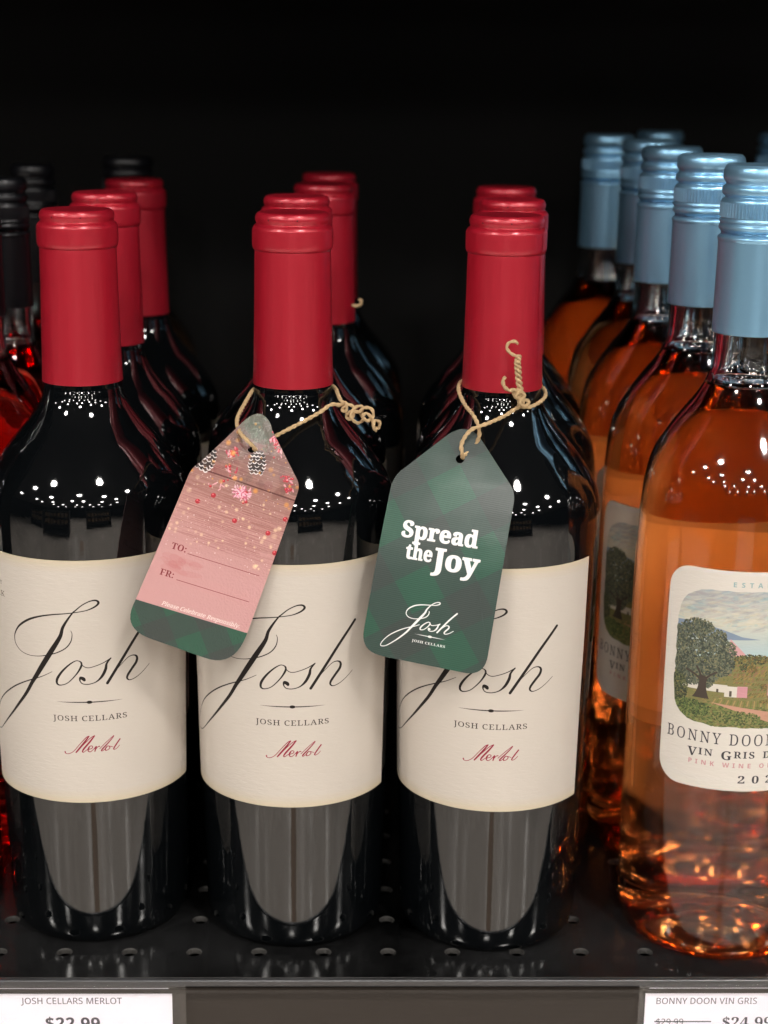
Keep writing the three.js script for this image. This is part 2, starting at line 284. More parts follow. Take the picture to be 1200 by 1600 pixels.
const RED = 'dark red wine bottles with red capsules';
const seamGeo = wrapLabel(CAPSULE, 221, 283, -1.6, 1.6, -2, 2, 0.16, 0, 4, 60);
function redBottle(pos, turn, edge, label, seam = 160) {
  const t = thing('red_wine_bottle', label, 'wine bottle', pos, RED); t.rotation.y = turn * Math.PI / 180;
  part('bottle_glass', joshGlass, M.darkGlass, t);
  const cap = part('capsule', capGeo, M.capsule, t);
  for (const a of [-38, 8]) { const h = part('vent_hole', holeGeo, M.hole, cap), q = a * Math.PI / 180; h.position.set(0.01378 * Math.sin(q), 0.2823, 0.01378 * Math.cos(q)); h.rotation.y = q; }
  part('foil_seam', seamGeo, M.capsule, cap).rotation.y = seam * Math.PI / 180;
  part('label', wrapLabel(JOSH, LABEL.y0, LABEL.y1, LABEL.a0, edge, LABEL.a0, LABEL.a1), labelMat, t);
  part('back_label', backGeo, M.backPaper, t);
  return t;
}
redBottle([-0.1016, 0, -0.0404], 6.5, 72, 'left red-capped bottle of the front row, at the left edge of the picture');
redBottle([-0.0213, 0, -0.0365], 1, 67, 'front red-capped bottle with the pink tag tied on its neck');
redBottle([0.0579, 0, -0.0330], -6, 62, 'front red-capped bottle with the green tag tied on its neck', 63);
redBottle([-0.1045, 0, -0.1310], -12, 68, 'red-capped bottle directly behind the left front bottle');
redBottle([-0.1035, 0, -0.2220], 20, 68, 'rearmost red-capped bottle of the left row, an orange label showing behind it');
redBottle([-0.0225, 0, -0.1200], 14, 68, 'red-capped bottle right behind the one with the pink tag');
redBottle([-0.0125, 0, -0.2000], -20, 68, 'third red-capped bottle in the middle row, a curl of twine beside its capsule');
redBottle([-0.0110, 0, -0.2840], 5, 68, 'rearmost red-capped bottle of the middle row, farthest from the pink tag');
redBottle([0.0675, 0, -0.1120], 25, 68, 'red-capped bottle right behind the one with the green tag');
redBottle([0.0722, 0, -0.1910], -15, 68, 'rearmost red-capped bottle of the row with the green tag');

// ------------------------------------------------------------ rosé bottles
const ROSE = smooth([[0, 15], [9, 13.6], [18, 9.4], [25, 4.6], [29, 2.0], [32, 0.5], [34.4, 0], [36.3, 0.9], [37.7, 3.4], [38.5, 8], [38.7, 20], [38.9, 45], [38.7, 92], [38.6, 138], [38.1, 166], [37.6, 176], [36.6, 186], [34.1, 195.7], [29.2, 204.5], [23.8, 212.2], [18.6, 219], [15.3, 225.5], [14.1, 232], [13.8, 242], [13.7, 290]], 5).concat([[0, 290]]);
const LEVEL = 223.5;
// the body up to the wine's level is one solid of wine-filled glass; the neck above it is clear glass round the air
const below = ROSE.filter(([r, y], i) => i < 60 ? true : y < LEVEL), rim = radiusAt(ROSE.slice(40), LEVEL);
const bodyGeo = lathe(below.filter(([r, y]) => y < LEVEL - 0.3 && !(r === 0 && y > 100)).concat([[rim, LEVEL], [rim - 1.6, LEVEL - 0.1], [rim - 3.0, LEVEL - 0.9], [rim - 5, LEVEL - 1.2], [0, LEVEL - 1.25]]));
const neckGeo = mergeGeometries([lathe([[0, LEVEL + 0.05], [rim, LEVEL + 0.05]].concat(ROSE.slice(40).filter(([r, y]) => y > LEVEL + 0.3))), flip(lathe([[0, LEVEL + 0.6], [rim - 3.4, LEVEL + 0.7], [rim - 2.9, LEVEL + 1.6], [11.3, 230], [10.7, 236], [10.4, 246], [10.3, 285], [0, 285]]))]);
const capPts = [[0, 300.6], [11.2, 300.6], [12.8, 300.2], [13.7, 299], [14.0, 297.3], [13.9, 295.6], [13.0, 294.2], [12.95, 293.5], [13.9, 292.6], [14.1, 291.2], [13.9, 290.2], [12.95, 289.5], [13.1, 288.9], [14.2, 287.6], [14.2, 281.9], [14.5, 281.4], [14.6, 280.6], [14.1, 279.9], [14.6, 279.2], [14.6, 278.2], [13.9, 277.3], [13.2, 276.8], [13.5, 276.2], [14.6, 275.3], [14.75, 274.4], [14.5, 273.6], [14.45, 272.6], [14.5, 262], [14.75, 241.2]];
const screwGeo = lathe(smooth(capPts, 3).concat([[14.6, 240.8], [14.35, 241]]).reverse()).translate(0, -0.2408, 0).scale(1, 1.028, 1).translate(0, 0.2425, 0);
const knurl = (() => {
  const s = new THREE.Shape(), n = 66;
  for (let i = 0; i < n * 4; i++) { const r = [0.01422, 0.01462, 0.01462, 0.01422][i % 4], a = i / (n * 4) * Math.PI * 2; i ? s.lineTo(r * Math.cos(a), r * Math.sin(a)) : s.moveTo(r * Math.cos(a), r * Math.sin(a)); }
  s.closePath(); const h = new THREE.Path(); h.absarc(0, 0, 0.0139, 0, Math.PI * 2, true); s.holes.push(h);
  return new THREE.ExtrudeGeometry(s, { depth: 0.0051, bevelEnabled: false, curveSegments: 48 }).rotateX(-Math.PI / 2).translate(0, 0.2822 - 0.2408, 0).scale(1, 1.028, 1).translate(0, 0.2425, 0);
})();
const [rc, rg] = canvas(1156, 1211);
{
  const k = 14, W = 82.6, H = 86.5; rg.scale(k, k); rg.fillStyle = '#f0ece4'; rg.fillRect(0, 0, W, H); rg.translate(W / 2, 0);
  const X0 = -36.6, X1 = 36.6, Y0 = 7.5, Y1 = 61; seed = 777;
  // the painted vineyard: rough-edged picture
  rg.save(); rg.beginPath();
  const edge = []; for (let i = 0; i < 90; i++) { const a = i / 90 * Math.PI * 2, c = Math.cos(a), s = Math.sin(a), q = 1 / Math.pow(Math.pow(Math.abs(c), 6) + Math.pow(Math.abs(s), 6), 1 / 6); edge.push([(X0 + X1) / 2 + c * q * (X1 - X0) / 2 + rr(-0.35, 0.35), (Y0 + Y1) / 2 + s * q * (Y1 - Y0) / 2 + rr(-0.35, 0.35)]); }
  edge.forEach(([x, y], i) => i ? rg.lineTo(x, y) : rg.moveTo(x, y)); rg.clip();
  const sky = rg.createLinearGradient(0, Y0, 0, 32); sky.addColorStop(0, '#b9bfc4'); sky.addColorStop(0.5, '#dfe0d3'); sky.addColorStop(1, '#c3dce2'); rg.fillStyle = sky; rg.fillRect(X0, Y0, 80, 30);
  for (let i = 0; i < 700; i++) { const y = rr(Y0, 23), x = rr(X0, X1); rg.fillStyle = ['rgba(150,155,165,.16)', 'rgba(240,238,225,.22)', 'rgba(150,200,215,.2)', 'rgba(236,220,180,.2)', 'rgba(165,150,160,.15)'][Math.floor(rnd() * 5)]; rg.beginPath(); rg.ellipse(x, y, rr(0.6, 3.4), rr(0.2, 0.7), rr(-0.45, 0.1), 0, 7); rg.fill(); }
  rg.fillStyle = '#8fa3bd'; rg.beginPath(); rg.moveTo(X0, 21.2); rg.quadraticCurveTo(-25, 20, -12, 25); rg.lineTo(-5, 26); rg.lineTo(X0, 27); rg.fill();
  rg.fillStyle = '#eab3b6'; rg.beginPath(); rg.moveTo(-16, 26); rg.lineTo(-7, 35); rg.lineTo(-18, 36); rg.fill();
  rg.fillStyle = '#8d8a55'; rg.beginPath(); rg.moveTo(X0, 36); rg.quadraticCurveTo(-6, 30, 6, 34); rg.quadraticCurveTo(20, 29, X1, 33); rg.lineTo(X1, Y1); rg.lineTo(X0, Y1); rg.fill();
  for (let i = 0; i < 2600; i++) { const y = rr(34, Y1), x = rr(X0, X1); rg.strokeStyle = ['#6e7a3f', '#a98d4a', '#8c6b45', '#b88f63', '#7f8a4c', '#5d6b3c', '#c0a46b', '#9a6d62'][Math.floor(rnd() * 8)]; rg.globalAlpha = 0.55; rg.lineWidth = rr(0.15, 0.4); rg.beginPath(); rg.moveTo(x, y); rg.lineTo(x + rr(-0.5, 1.6), y + rr(-0.7, 0.4)); rg.stroke(); }
  rg.globalAlpha = 1;
  const bush = (cx, cy, w, h, n, cols) => { for (let i = 0; i < n; i++) { const a = rr(0, 6.28), q = Math.sqrt(rnd()); rg.fillStyle = cols[Math.floor(rnd() * cols.length)]; rg.beginPath(); rg.ellipse(cx + Math.cos(a) * q * w, cy + Math.sin(a) * q * h, rr(0.2, 0.6), rr(0.12, 0.35), rr(0, 3), 0, 7); rg.fill(); } };
  const dark = ['#4a5540', '#39422f', '#5f6a47', '#6d6f4a', '#333a2c'], warm = ['#8a7a42', '#6f6b3c', '#a2884e', '#7b5f3d', '#59603a'];
  for (const [x, y, w, h] of [[-8, 33.8, 7, 2.0], [4, 33.2, 6, 1.6], [17, 32, 8, 2], [30, 32.5, 7, 2]]) bush(x, y, w, h, 260, warm.concat(dark));
  for (let i = 0; i < 9; i++) bush(rr(-14, 32), rr(36, 46), rr(1.2, 3), rr(0.8, 1.6), 90, i % 2 ? dark : warm);
  for (let r = 0; r < 9; r++) for (let i = 0; i < 60; i++) { const x = -14 + i * 0.9 + rr(-0.2, 0.2), y = 36.5 + r * 1.5 + Math.sin(i * 0.12 + r) * 0.7; rg.strokeStyle = ['#8a6f42', '#b08d4f', '#6c6a3a', '#a36f5a'][Math.floor(rnd() * 4)]; rg.lineWidth = 0.35; rg.beginPath(); rg.moveTo(x, y); rg.lineTo(x + 0.7, y - 0.8); rg.stroke(); }
  for (let i = 0; i < 46; i++) { rg.strokeStyle = i % 2 ? '#7e8444' : '#b79a62'; rg.lineWidth = 0.5; rg.beginPath(); rg.moveTo(-20 + i * 1.2, 50); rg.lineTo(-22 + i * 1.35, 53.5 + rr(-0.3, 0.3)); rg.stroke(); }
  for (let i = 0; i < 900; i++) { const x = rr(X0, 8), y = rr(52.5, Y1); rg.fillStyle = ['#5d7440', '#7d9150', '#47592f', '#98a25e', '#6b6a3f'][Math.floor(rnd() * 5)]; rg.globalAlpha = 0.7; rg.beginPath(); rg.ellipse(x, y, rr(0.3, 0.9), rr(0.15, 0.4), rr(-0.6, 0.6), 0, 7); rg.fill(); } rg.globalAlpha = 1;
  rg.fillStyle = '#d7a48c'; rg.beginPath(); rg.moveTo(-22, 51.5); rg.quadraticCurveTo(0, 53, 20, 60); rg.lineTo(6, 61); rg.quadraticCurveTo(-8, 55, -22, 51.5); rg.fill();
  rg.fillStyle = '#efeae0'; rg.fillRect(-33, 44.2, 17, 3.0); rg.fillRect(-17, 44.6, 5.5, 4.2); rg.fillStyle = '#e3a3ae'; rg.fillRect(-12.4, 44.4, 3.8, 4.4); rg.fillStyle = '#5c5348'; rg.fillRect(-15.2, 46.4, 0.9, 2.2); rg.fillRect(-20, 46, 0.8, 1.4);
  rg.fillStyle = '#8a5560'; rg.beginPath(); rg.moveTo(-1, 49); rg.lineTo(2, 34.5); rg.lineTo(6, 49); rg.fill(); rg.fillStyle = '#e0a0ad'; rg.fillRect(-1, 40, 2.2, 8);
  for (let i = 0; i < 3200; i++) { const a = rr(0, 6.28), q = Math.sqrt(rnd()), x = -27.5 + Math.cos(a) * q * 12.4 * (1 + 0.13 * Math.sin(a * 5)), y = 33.4 + Math.sin(a) * q * 12.8 * (1 + 0.06 * Math.sin(a * 7)); rg.fillStyle = ['#5f6a58', '#454f43', '#777d68', '#525b50', '#8b8a6a', '#3f463f', '#6c7366'][Math.floor(rnd() * 7)]; rg.beginPath(); rg.ellipse(x, y, rr(0.2, 0.75), rr(0.15, 0.45), rr(0, 3), 0, 7); rg.fill(); }
  for (const [x, y, w, h] of [[-34, 30, 4.5, 8], [-33, 38, 4, 5], [-19, 37, 4.5, 4], [-17, 31, 3.5, 4], [-28, 22.5, 6, 3]]) bush(x, y, w, h, 330, ['#5f6a58', '#454f43', '#777d68', '#525b50', '#3f463f', '#8b8a6a']);
  bush(-35, 48, 4, 6, 520, dark); bush(-30, 55, 8, 3.5, 700, ['#4f6138', '#6c8148', '#3c4a2a', '#8a9256']); bush(-12, 57, 9, 2.6, 500, ['#5a6b3c', '#7c8b4e', '#47522f', '#98935c']); bush(8, 50.5, 12, 1.2, 420, warm);
  rg.fillStyle = '#4b3f37'; rg.beginPath(); rg.moveTo(-26.6, 41); rg.quadraticCurveTo(-26.2, 47, -29, 50.5); rg.lineTo(-22.5, 50.5); rg.quadraticCurveTo(-24.6, 46, -23.4, 42); rg.fill();
  rg.strokeStyle = '#4b3f37'; rg.lineWidth = 0.7; for (const [x, y] of [[-32, 40], [-20, 39.5], [-28, 38]]) { rg.beginPath(); rg.moveTo(-25.4, 46); rg.quadraticCurveTo(-25.2, 42, x, y); rg.stroke(); }
  rg.restore();
  rg.fillStyle = '#9fc2c6'; rg.font = 'bold 2.5px sans-serif'; spaced(rg, 'ESTABLISHED', 0, 6.3, 33, 1.12);
  rg.fillStyle = '#35333a'; rg.font = '6.3px serif'; spaced(rg, 'BONNY DOON VINEYARD', 0, 67.9, 77, 0.82);
  rg.font = 'bold 4.9px serif'; spaced(rg, 'V', -29.4, 73.6, 0, 1.1, 1);
  const words = [['V', 4.9], ['IN', 3.7], [' ', 3], ['G', 4.9], ['RIS', 3.7], [' ', 3], ['D', 3.7], ['E', 3.7], [' ', 3], ['C', 4.9], ['IGARE', 3.7]];
  let px = -29.6; for (const [wd, sz] of words) for (const ch of wd) { rg.font = `bold ${sz}px serif`; if (ch !== ' ' || 1) { rg.save(); rg.translate(px, 73.6); rg.scale(1.12, 1); if (!(wd === 'V')) rg.fillText(ch, 0, 0); rg.restore(); } px += (ch === ' ' ? 2.4 : rg.measureText(ch).width * 1.12 + 0.55); }
  rg.fillStyle = '#d9a0a4'; rg.font = 'bold 2.5px sans-serif'; spaced(rg, 'PINK WINE OF THE EARTH', 0, 77.4, 58, 1.12);
  rg.fillStyle = '#35333a'; rg.font = 'bold 4.3px serif'; spaced(rg, '2021', -10, 83.3, 19, 1.25, 1);
}
rg.globalCompositeOperation = 'multiply'; rg.fillStyle = '#dfdcd9'; rg.fillRect(-60, -5, 120, 100); rg.globalCompositeOperation = 'source-over';
const roseLabelMat = P({ map: tex(rc), roughness: 0.6, bumpMap: rep(laid, 4, 4), bumpScale: 0.0001 });
const roseLabel = wrapLabel(ROSE, 73.5, 160, -61, 61, -61, 61, 0.2, 9), roseBackGeo = wrapLabel(ROSE, 80, 158.5, 110, 250, 110, 250, 0.2, 6);
function roseBottle(name, pos, turn, cap, wine, label, group, scale = [1, 1]) {
  const t = thing(name, label, 'wine bottle', pos, group); t.rotation.y = turn * Math.PI / 180; t.scale.set(scale[0], scale[1], scale[0]);
  part('bottle_body', bodyGeo, wine, t); part('neck', neckGeo, M.glass, t);
  const c = part('screw_cap', screwGeo, cap, t); part('knurled_band', knurl, cap, c);
  part('label', roseLabel, roseLabelMat, t); part('back_label', roseBackGeo, M.roseBack, t);
  return t;
}
const PINK = 'rosé bottles with blue screw caps', BLACK = 'rosé bottles with black screw caps';
const rose = roseBottle('rose_wine_bottle', [0.1506, 0, -0.0292], 10, M.blueCap, M.rose, 'nearest blue-capped rosé bottle, its vineyard picture label facing the front', PINK);
for (const [x, z, turn, label] of [
  [0.1487, -0.1079, -20, 'second blue-capped rosé bottle, its label half hidden by the nearest one'],
  [0.1475, -0.1864, 6, 'third blue-capped rosé bottle from the front, middle of the receding caps'],
  [0.1515, -0.2648, -5, 'fourth blue-capped rosé bottle from the front, narrow cap showing between two others'],
  [0.1430, -0.3450, 12, 'leftmost blue-capped rosé bottle at the back, nearest the green-tagged row'],
  [0.1840, -0.4150, 0, 'blue cap peeping above the others at the very back of the rosé bottles'],
  [0.2345, -0.0300, 15, 'blue-capped rosé bottle standing just past the right edge, beside the nearest one'],
  [0.2330, -0.1120, -10, 'second blue-capped rosé bottle of the column past the right edge'],
  [0.2350, -0.1950, 4, 'third blue-capped rosé bottle of the column past the right edge'],
  [0.2535, -0.4000, 0, 'blue-capped rosé bottle far back at the right edge of the picture'],
]) copyOf(rose, [x, 0, z], label).rotation.y = turn * Math.PI / 180;
roseBottle('black_capped_bottle', [-0.1770, 0, -0.0560], 10, M.blackCap, M.redRose, 'nearest black-capped red rosé bottle, just past the left edge', BLACK, [0.8, 0.985]);
roseBottle('black_capped_bottle', [-0.1580, 0, -0.1180], -5, M.blackCap, M.redRose, 'black-capped bottle cut by the left edge, beside the left front bottle', BLACK, [0.8, 0.963]);
roseBottle('black_capped_bottle', [-0.1580, 0, -0.1800], 5, M.blackCap, M.redRose, 'second black-capped bottle from the left, its cap ribs faintly lit', BLACK, [0.8, 0.945]);
roseBottle('black_capped_bottle', [-0.1605, 0, -0.2670], 5, M.blackCap, M.redRose, 'third black-capped bottle, in the dark just left of the front left capsule', BLACK, [0.8, 0.95]);
roseBottle('black_capped_bottle', [-0.1240, 0, -0.3550], -10, M.blackCap, M.rose, 'black-capped bottle at the back behind the left red-capped row', BLACK, [1, 0.95]);

// ------------------------------------------------------------ gift tags
function tagCard(outline, hole, origin, u, w, bend, map, bump, rough) {
  const s = new THREE.Shape(); outline(s); const h = new THREE.Path(); h.absarc(hole[0], -hole[1], hole[2], 0, Math.PI * 2, true); s.holes.push(h);
  let g = new THREE.ExtrudeGeometry(s, { depth: 0.5, bevelEnabled: false, curveSegments: 10 });
  g = new TessellateModifier(3.2, 7).modify(g.toNonIndexed());
  const p = g.attributes.position, U = new THREE.Vector3(...u).normalize(), Wv = new THREE.Vector3(...w); Wv.addScaledVector(U, -Wv.dot(U)).normalize();
  const N = new THREE.Vector3().crossVectors(Wv, U.clone().negate()), O = new THREE.Vector3(...origin), v = new THREE.Vector3(), uv = [];
  for (let i = 0; i < p.count; i++) {
    const t = p.getX(i), q = -p.getY(i), z = p.getZ(i) - 0.25 + bend(t, q); uv.push((t + 26) / 52, (80 - q) / 94);
    v.copy(O).addScaledVector(Wv, t / 1000).addScaledVector(U, q / 1000).addScaledVector(N, z / 1000); p.setXYZ(i, v.x, v.y, v.z);
  }
  const b = new THREE.BufferGeometry(); b.setAttribute('position', p); b.setAttribute('uv', new THREE.Float32BufferAttribute(uv, 2));
  const out = toCreasedNormals(mergeVertices(b, 1e-6), 0.5);
  return [out, P({ map, roughness: rough + 0.15, ior: 1.5, clearcoat: 0.5, clearcoatRoughness: rough - 0.1, bumpMap: bump, bumpScale: 0.0002 })];
}
const tagCanvas = () => { const [c, g] = canvas(1040, 1880); g.scale(20, 20); g.translate(26, 14); return [c, g]; };   // mm, origin at the hole
function plaid(g, y0, y1, size, ox = 0) {
  g.fillStyle = '#21523f'; g.fillRect(-27, y0, 54, y1 - y0); g.save(); g.beginPath(); g.rect(-27, y0, 54, y1 - y0); g.clip(); g.translate(ox, 0); g.rotate(Math.PI / 4 + 0.12);
  for (let i = -12; i < 14; i++) { g.fillStyle = 'rgba(56,54,56,.5)'; if (i % 2) { g.fillRect(i * size, -90, size, 240); g.fillRect(-90, i * size + 4, 240, size); } }
  g.restore();
}
// pink tag
{
  const [c, g] = tagCanvas(); seed = 4242;
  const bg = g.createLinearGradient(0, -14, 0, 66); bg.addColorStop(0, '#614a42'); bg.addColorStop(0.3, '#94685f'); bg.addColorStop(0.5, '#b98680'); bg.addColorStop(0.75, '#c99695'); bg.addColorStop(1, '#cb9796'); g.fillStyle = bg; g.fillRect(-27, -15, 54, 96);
  g.save(); g.rotate(-0.03);
  for (let i = 0; i < 520; i++) { const y = rr(-12, 44), a = y < 30 ? 0.22 : 0.22 * (44 - y) / 14; g.strokeStyle = rnd() < 0.5 ? `rgba(110,55,50,${a})` : `rgba(245,205,190,${a})`; g.lineWidth = rr(0.06, 0.22); const x = rr(-27, 20), l = rr(4, 22); g.beginPath(); g.moveTo(x, y); g.quadraticCurveTo(x + l / 2, y + rr(-0.5, 0.5), x + l, y + rr(-0.2, 0.2)); g.stroke(); }
  for (let i = 0; i < 60; i++) { g.strokeStyle = 'rgba(125,60,58,.4)'; g.lineWidth = 0.13; const y = 19 + i * 0.34 + rr(-0.1, 0.1), x = rr(-25, 6), l = rr(10, 30); g.beginPath(); g.moveTo(x, y); g.bezierCurveTo(x + l / 3, y - 0.5, x + l * 2 / 3, y + 0.4, x + l, y); g.stroke(); }
  g.restore();
  g.fillStyle = '#5b2c26'; g.beginPath(); g.moveTo(-26, 13.6); g.lineTo(26, 12.0); g.lineTo(26, 12.5); g.lineTo(-26, 14.1); g.fill();
  g.fillStyle = 'rgba(74,78,62,.55)'; for (const [ex, ey, er] of [[-1, -8, 5.6], [1, -5.5, 4.2], [-3.5, -6, 4], [0, -9, 6]]) { g.beginPath(); g.ellipse(ex, ey, er, er * 0.85, 0.3, 0, 7); g.fill(); } for (let i = 0; i < 40; i++) { g.fillStyle = i % 2 ? 'rgba(200,205,195,.35)' : 'rgba(60,72,50,.4)'; g.beginPath(); g.ellipse(rr(-6, 5), rr(-12, -2), rr(0.5, 2), rr(0.08, 0.25), rr(0, 3), 0, 7); g.fill(); }
  for (let i = 0; i < 120; i++) { g.fillStyle = ['rgba(55,70,50,.3)', 'rgba(90,110,80,.25)', 'rgba(130,140,120,.3)'][i % 3]; g.beginPath(); g.ellipse(rr(-7, 5), rr(-12, 0), rr(0.3, 1.4), rr(0.1, 0.35), rr(0, 3), 0, 7); g.fill(); }
  for (let i = 0; i < 70; i++) { g.fillStyle = ['rgba(70,40,38,.13)', 'rgba(120,30,45,.12)', 'rgba(60,62,45,.12)'][i % 3]; g.beginPath(); g.ellipse(rr(-18, 22), rr(-9, 13), rr(1, 4), rr(0.6, 2), rr(0, 3), 0, 7); g.fill(); }
  const berry = (x, y, r) => { g.fillStyle = '#b3202f'; g.beginPath(); g.arc(x, y, r, 0, 7); g.fill(); g.fillStyle = 'rgba(240,120,125,.8)'; g.beginPath(); g.arc(x - r * 0.3, y - r * 0.3, r * 0.4, 0, 7); g.fill(); };
  for (const [x, y, n] of [[-7, 5, 22], [-5, 11, 14], [6, -5, 22], [9, -2, 12], [15, 6, 16], [3, 17, 12], [-8, 17, 8], [17, 10, 10]]) for (let i = 0; i < n; i++) {
    const a = rr(0, 6.3), d = rr(0, 3); if (rnd() < 0.5) berry(x + Math.cos(a) * d, y + Math.sin(a) * d, rr(0.25, 0.65));
    else { g.fillStyle = rnd() < 0.6 ? 'rgba(235,170,180,.8)' : 'rgba(190,40,70,.7)'; g.beginPath(); g.ellipse(x + Math.cos(a) * d, y + Math.sin(a) * d, rr(0.4, 1.3), rr(0.15, 0.4), rr(0, 3), 0, 7); g.fill(); }
  }
  for (let i = 0; i < 150; i++) { const a = rr(0, 6.3), d = rr(0.3, 3.6); g.fillStyle = rnd() < 0.7 ? 'rgba(240,190,205,.85)' : 'rgba(200,90,120,.8)'; g.beginPath(); g.ellipse(1.5 + Math.cos(a) * d, 16.5 + Math.sin(a) * d * 0.75, 0.5, 0.2, a, 0, 7); g.fill(); }
  const cone = (x, y, w, h, rot) => { g.save(); g.translate(x, y); g.rotate(rot); g.fillStyle = '#35241f'; g.beginPath(); g.ellipse(0, 0, w * 0.9, h * 0.92, 0, 0, 7); g.fill();
    for (let r = 0; r < 7; r++) { const yy = -h * 0.9 + r * h * 0.28, hw = w * Math.sqrt(Math.max(0.05, 1 - (yy / h) ** 2)), n = r % 2 ? 4 : 3;
      for (let k = 0; k < n; k++) { const xx = hw * (n === 1 ? 0 : -0.85 + 1.7 * k / (n - 1)) + rr(-0.15, 0.15), sw = w * 0.3 * (1 - 0.25 * Math.abs(xx) / w), q = yy + rr(-0.12, 0.12) + 0.12 * xx * xx / w;
        g.fillStyle = ['#231614', '#4a332c', '#5c443a'][Math.floor(rnd() * 3)]; g.beginPath(); g.moveTo(xx - sw, q); g.quadraticCurveTo(xx, q + h * 0.42, xx + sw, q); g.quadraticCurveTo(xx, q - h * 0.14, xx - sw, q); g.fill();
        g.strokeStyle = rnd() < 0.8 ? '#e6dcdc' : '#b9a9a6'; g.lineWidth = rr(0.22, 0.46); g.lineCap = 'round'; g.beginPath(); g.moveTo(xx - sw * 0.8, q + h * 0.08); g.quadraticCurveTo(xx, q + h * 0.27, xx + sw * 0.8, q + h * 0.06); g.stroke(); } } g.restore(); };
  cone(-14.6, 9.6, 3.3, 4.6, 0.15); cone(3.0, 4.4, 3.0, 4.4, -0.25);
  for (const [x, y] of [[-7.5, 21], [3, 27], [16, 27], [20, 20], [21, 33], [-12, 25]]) berry(x, y, 0.9);
  for (let i = 0; i < 130; i++) { const y = rr(-8, 42), r = rr(0.25, 1.05), w = y < 16 ? '255,170,60' : '250,225,180'; const cx = rr(-22, 24), q = r * (i % 3 ? 0.8 : 1.3), al = rr(0.3, 0.8), gr = g.createRadialGradient(cx, y, 0, cx, y, q); gr.addColorStop(0, `rgba(${w},${al})`); gr.addColorStop(0.55, `rgba(${w},${al * 0.75})`); gr.addColorStop(1, `rgba(${w},0)`); g.fillStyle = gr; g.beginPath(); g.arc(cx, y, q, 0, 7); g.fill(); }
  for (let i = 0; i < 420; i++) { g.fillStyle = `rgba(255,240,235,${rr(0.2, 0.8)})`; g.beginPath(); g.arc(rr(-24, 25), rr(-8, 40) + rr(0, 6), rr(0.06, 0.2), 0, 7); g.fill(); }
  for (let i = 0; i < 12; i++) { g.fillStyle = 'rgba(185,95,95,.11)'; g.beginPath(); g.ellipse(rr(-13, -4), rr(47, 52), rr(1.5, 5), rr(0.8, 2.2), rr(-0.3, 0.3), 0, 7); g.fill(); }
  g.fillStyle = '#7d1f27'; g.font = 'bold 3.3px serif'; g.textAlign = 'left';
  g.save(); g.translate(-14.8, 44.7); g.rotate(-0.05); g.fillText('TO:', 0, 0); g.fillRect(6.4, -0.1, 27.4, 0.2); g.restore();
  g.save(); g.translate(-15.2, 55.3); g.rotate(-0.05); g.fillText('FR:', 0, 0); g.fillRect(6.6, -0.1, 27.8, 0.2); g.restore();
  g.save(); g.translate(0, 66.2); g.rotate(-0.05); g.translate(0, -66.2); plaid(g, 66.2, 90, 9.5, 4); g.fillStyle = '#f5e9e6'; g.font = 'italic 2.15px serif'; g.fillText('Please Celebrate Responsibly.', -10.4, 65.3); g.restore();
  const t = thing('gift_tag', 'pink gift tag with pinecones and TO and FR lines, tied with twine', 'gift tag', [0, 0, 0]);
  const outline = (s) => { s.moveTo(20.6, -9.5); s.lineTo(23.0, -66); s.quadraticCurveTo(23.4, -79.6, 12, -79.6); s.lineTo(-9, -79.6); s.quadraticCurveTo(-19.9, -79.6, -19.7, -70); s.lineTo(-18.4, -17); s.quadraticCurveTo(-18.3, -14.5, -16.6, -12); s.lineTo(-7.9, 4.8); s.quadraticCurveTo(-4.5, 11.8, -1, 11.6); s.quadraticCurveTo(2.4, 11.2, 4.2, 8); s.lineTo(19, -5.2); s.quadraticCurveTo(20.6, -7, 20.6, -9.5); };
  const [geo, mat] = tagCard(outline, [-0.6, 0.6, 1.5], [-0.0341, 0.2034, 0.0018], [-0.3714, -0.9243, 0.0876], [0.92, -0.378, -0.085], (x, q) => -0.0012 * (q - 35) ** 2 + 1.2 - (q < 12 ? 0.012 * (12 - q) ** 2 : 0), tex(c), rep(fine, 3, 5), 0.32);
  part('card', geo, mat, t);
  part('twine', twine([[-36.0, 217.6, -38], [-36.6, 218.0, -32], [-38.7, 215.3, -22], [-40.8, 211.7, -10], [-39.5, 209.1, -1.0], [-36.5, 207.0, 4.0], [-34.4, 204.6, 3.4], [-33.8, 202.8, 0.5], [-33.2, 203.2, -2.5], [-30.3, 204.5, -5.0], [-26.7, 205.8, -9.0], [-17.8, 209.5, -14.5], [-10.7, 213.0, -17.5], [-6.5, 215.7, -18.5], [-3.0, 215.2, -20.0], [-2, 215.5, -21], [-3.0, 216.4, -23], [-4.2, 217.6, -29.0], [-5.0, 218.4, -35], [-9, 218.6, -46], [-21, 218.4, -52.6], [-32, 218, -48], [-36.2, 217.6, -38]]), M.twine, t);
  part('knot', twine([[-2.9, 215.0, -20.0], [-1.0, 216.5, -18.0], [-1.0, 213.7, -17.0], [-2.7, 213.5, -19.0], [-0.1, 216.0, -17.0], [1.8, 215.0, -16.0], [0.9, 210.9, -15.0], [-1.0, 211.5, -17.0], [0.6, 213.8, -15.0], [4.6, 213.6, -16.0], [4.9, 215.3, -17.0], [2.5, 215.3, -16.0], [0.6, 212.6, -13.0], [3.2, 209.5, -15.0], [5.3, 210.6, -17.0], [3.9, 213.4, -16.0], [3.9, 213.8, -15.0], [5.8, 215.3, -15.0], [8.3, 214.8, -15.0], [8.9, 212.2, -15.0], [6.8, 210.6, -14.0], [5.0, 212.3, -13.5], [6.3, 213.5, -13.5], [8.7, 211.2, -14.0], [9.0, 208.3, -15.5], [10.8, 207.4, -16.0], [11.3, 209.8, -15.5], [9.4, 210.6, -14.0], [9.2, 208.3, -13.0], [10.1, 206.7, -14.0]], 0.62), M.twine, t);
}
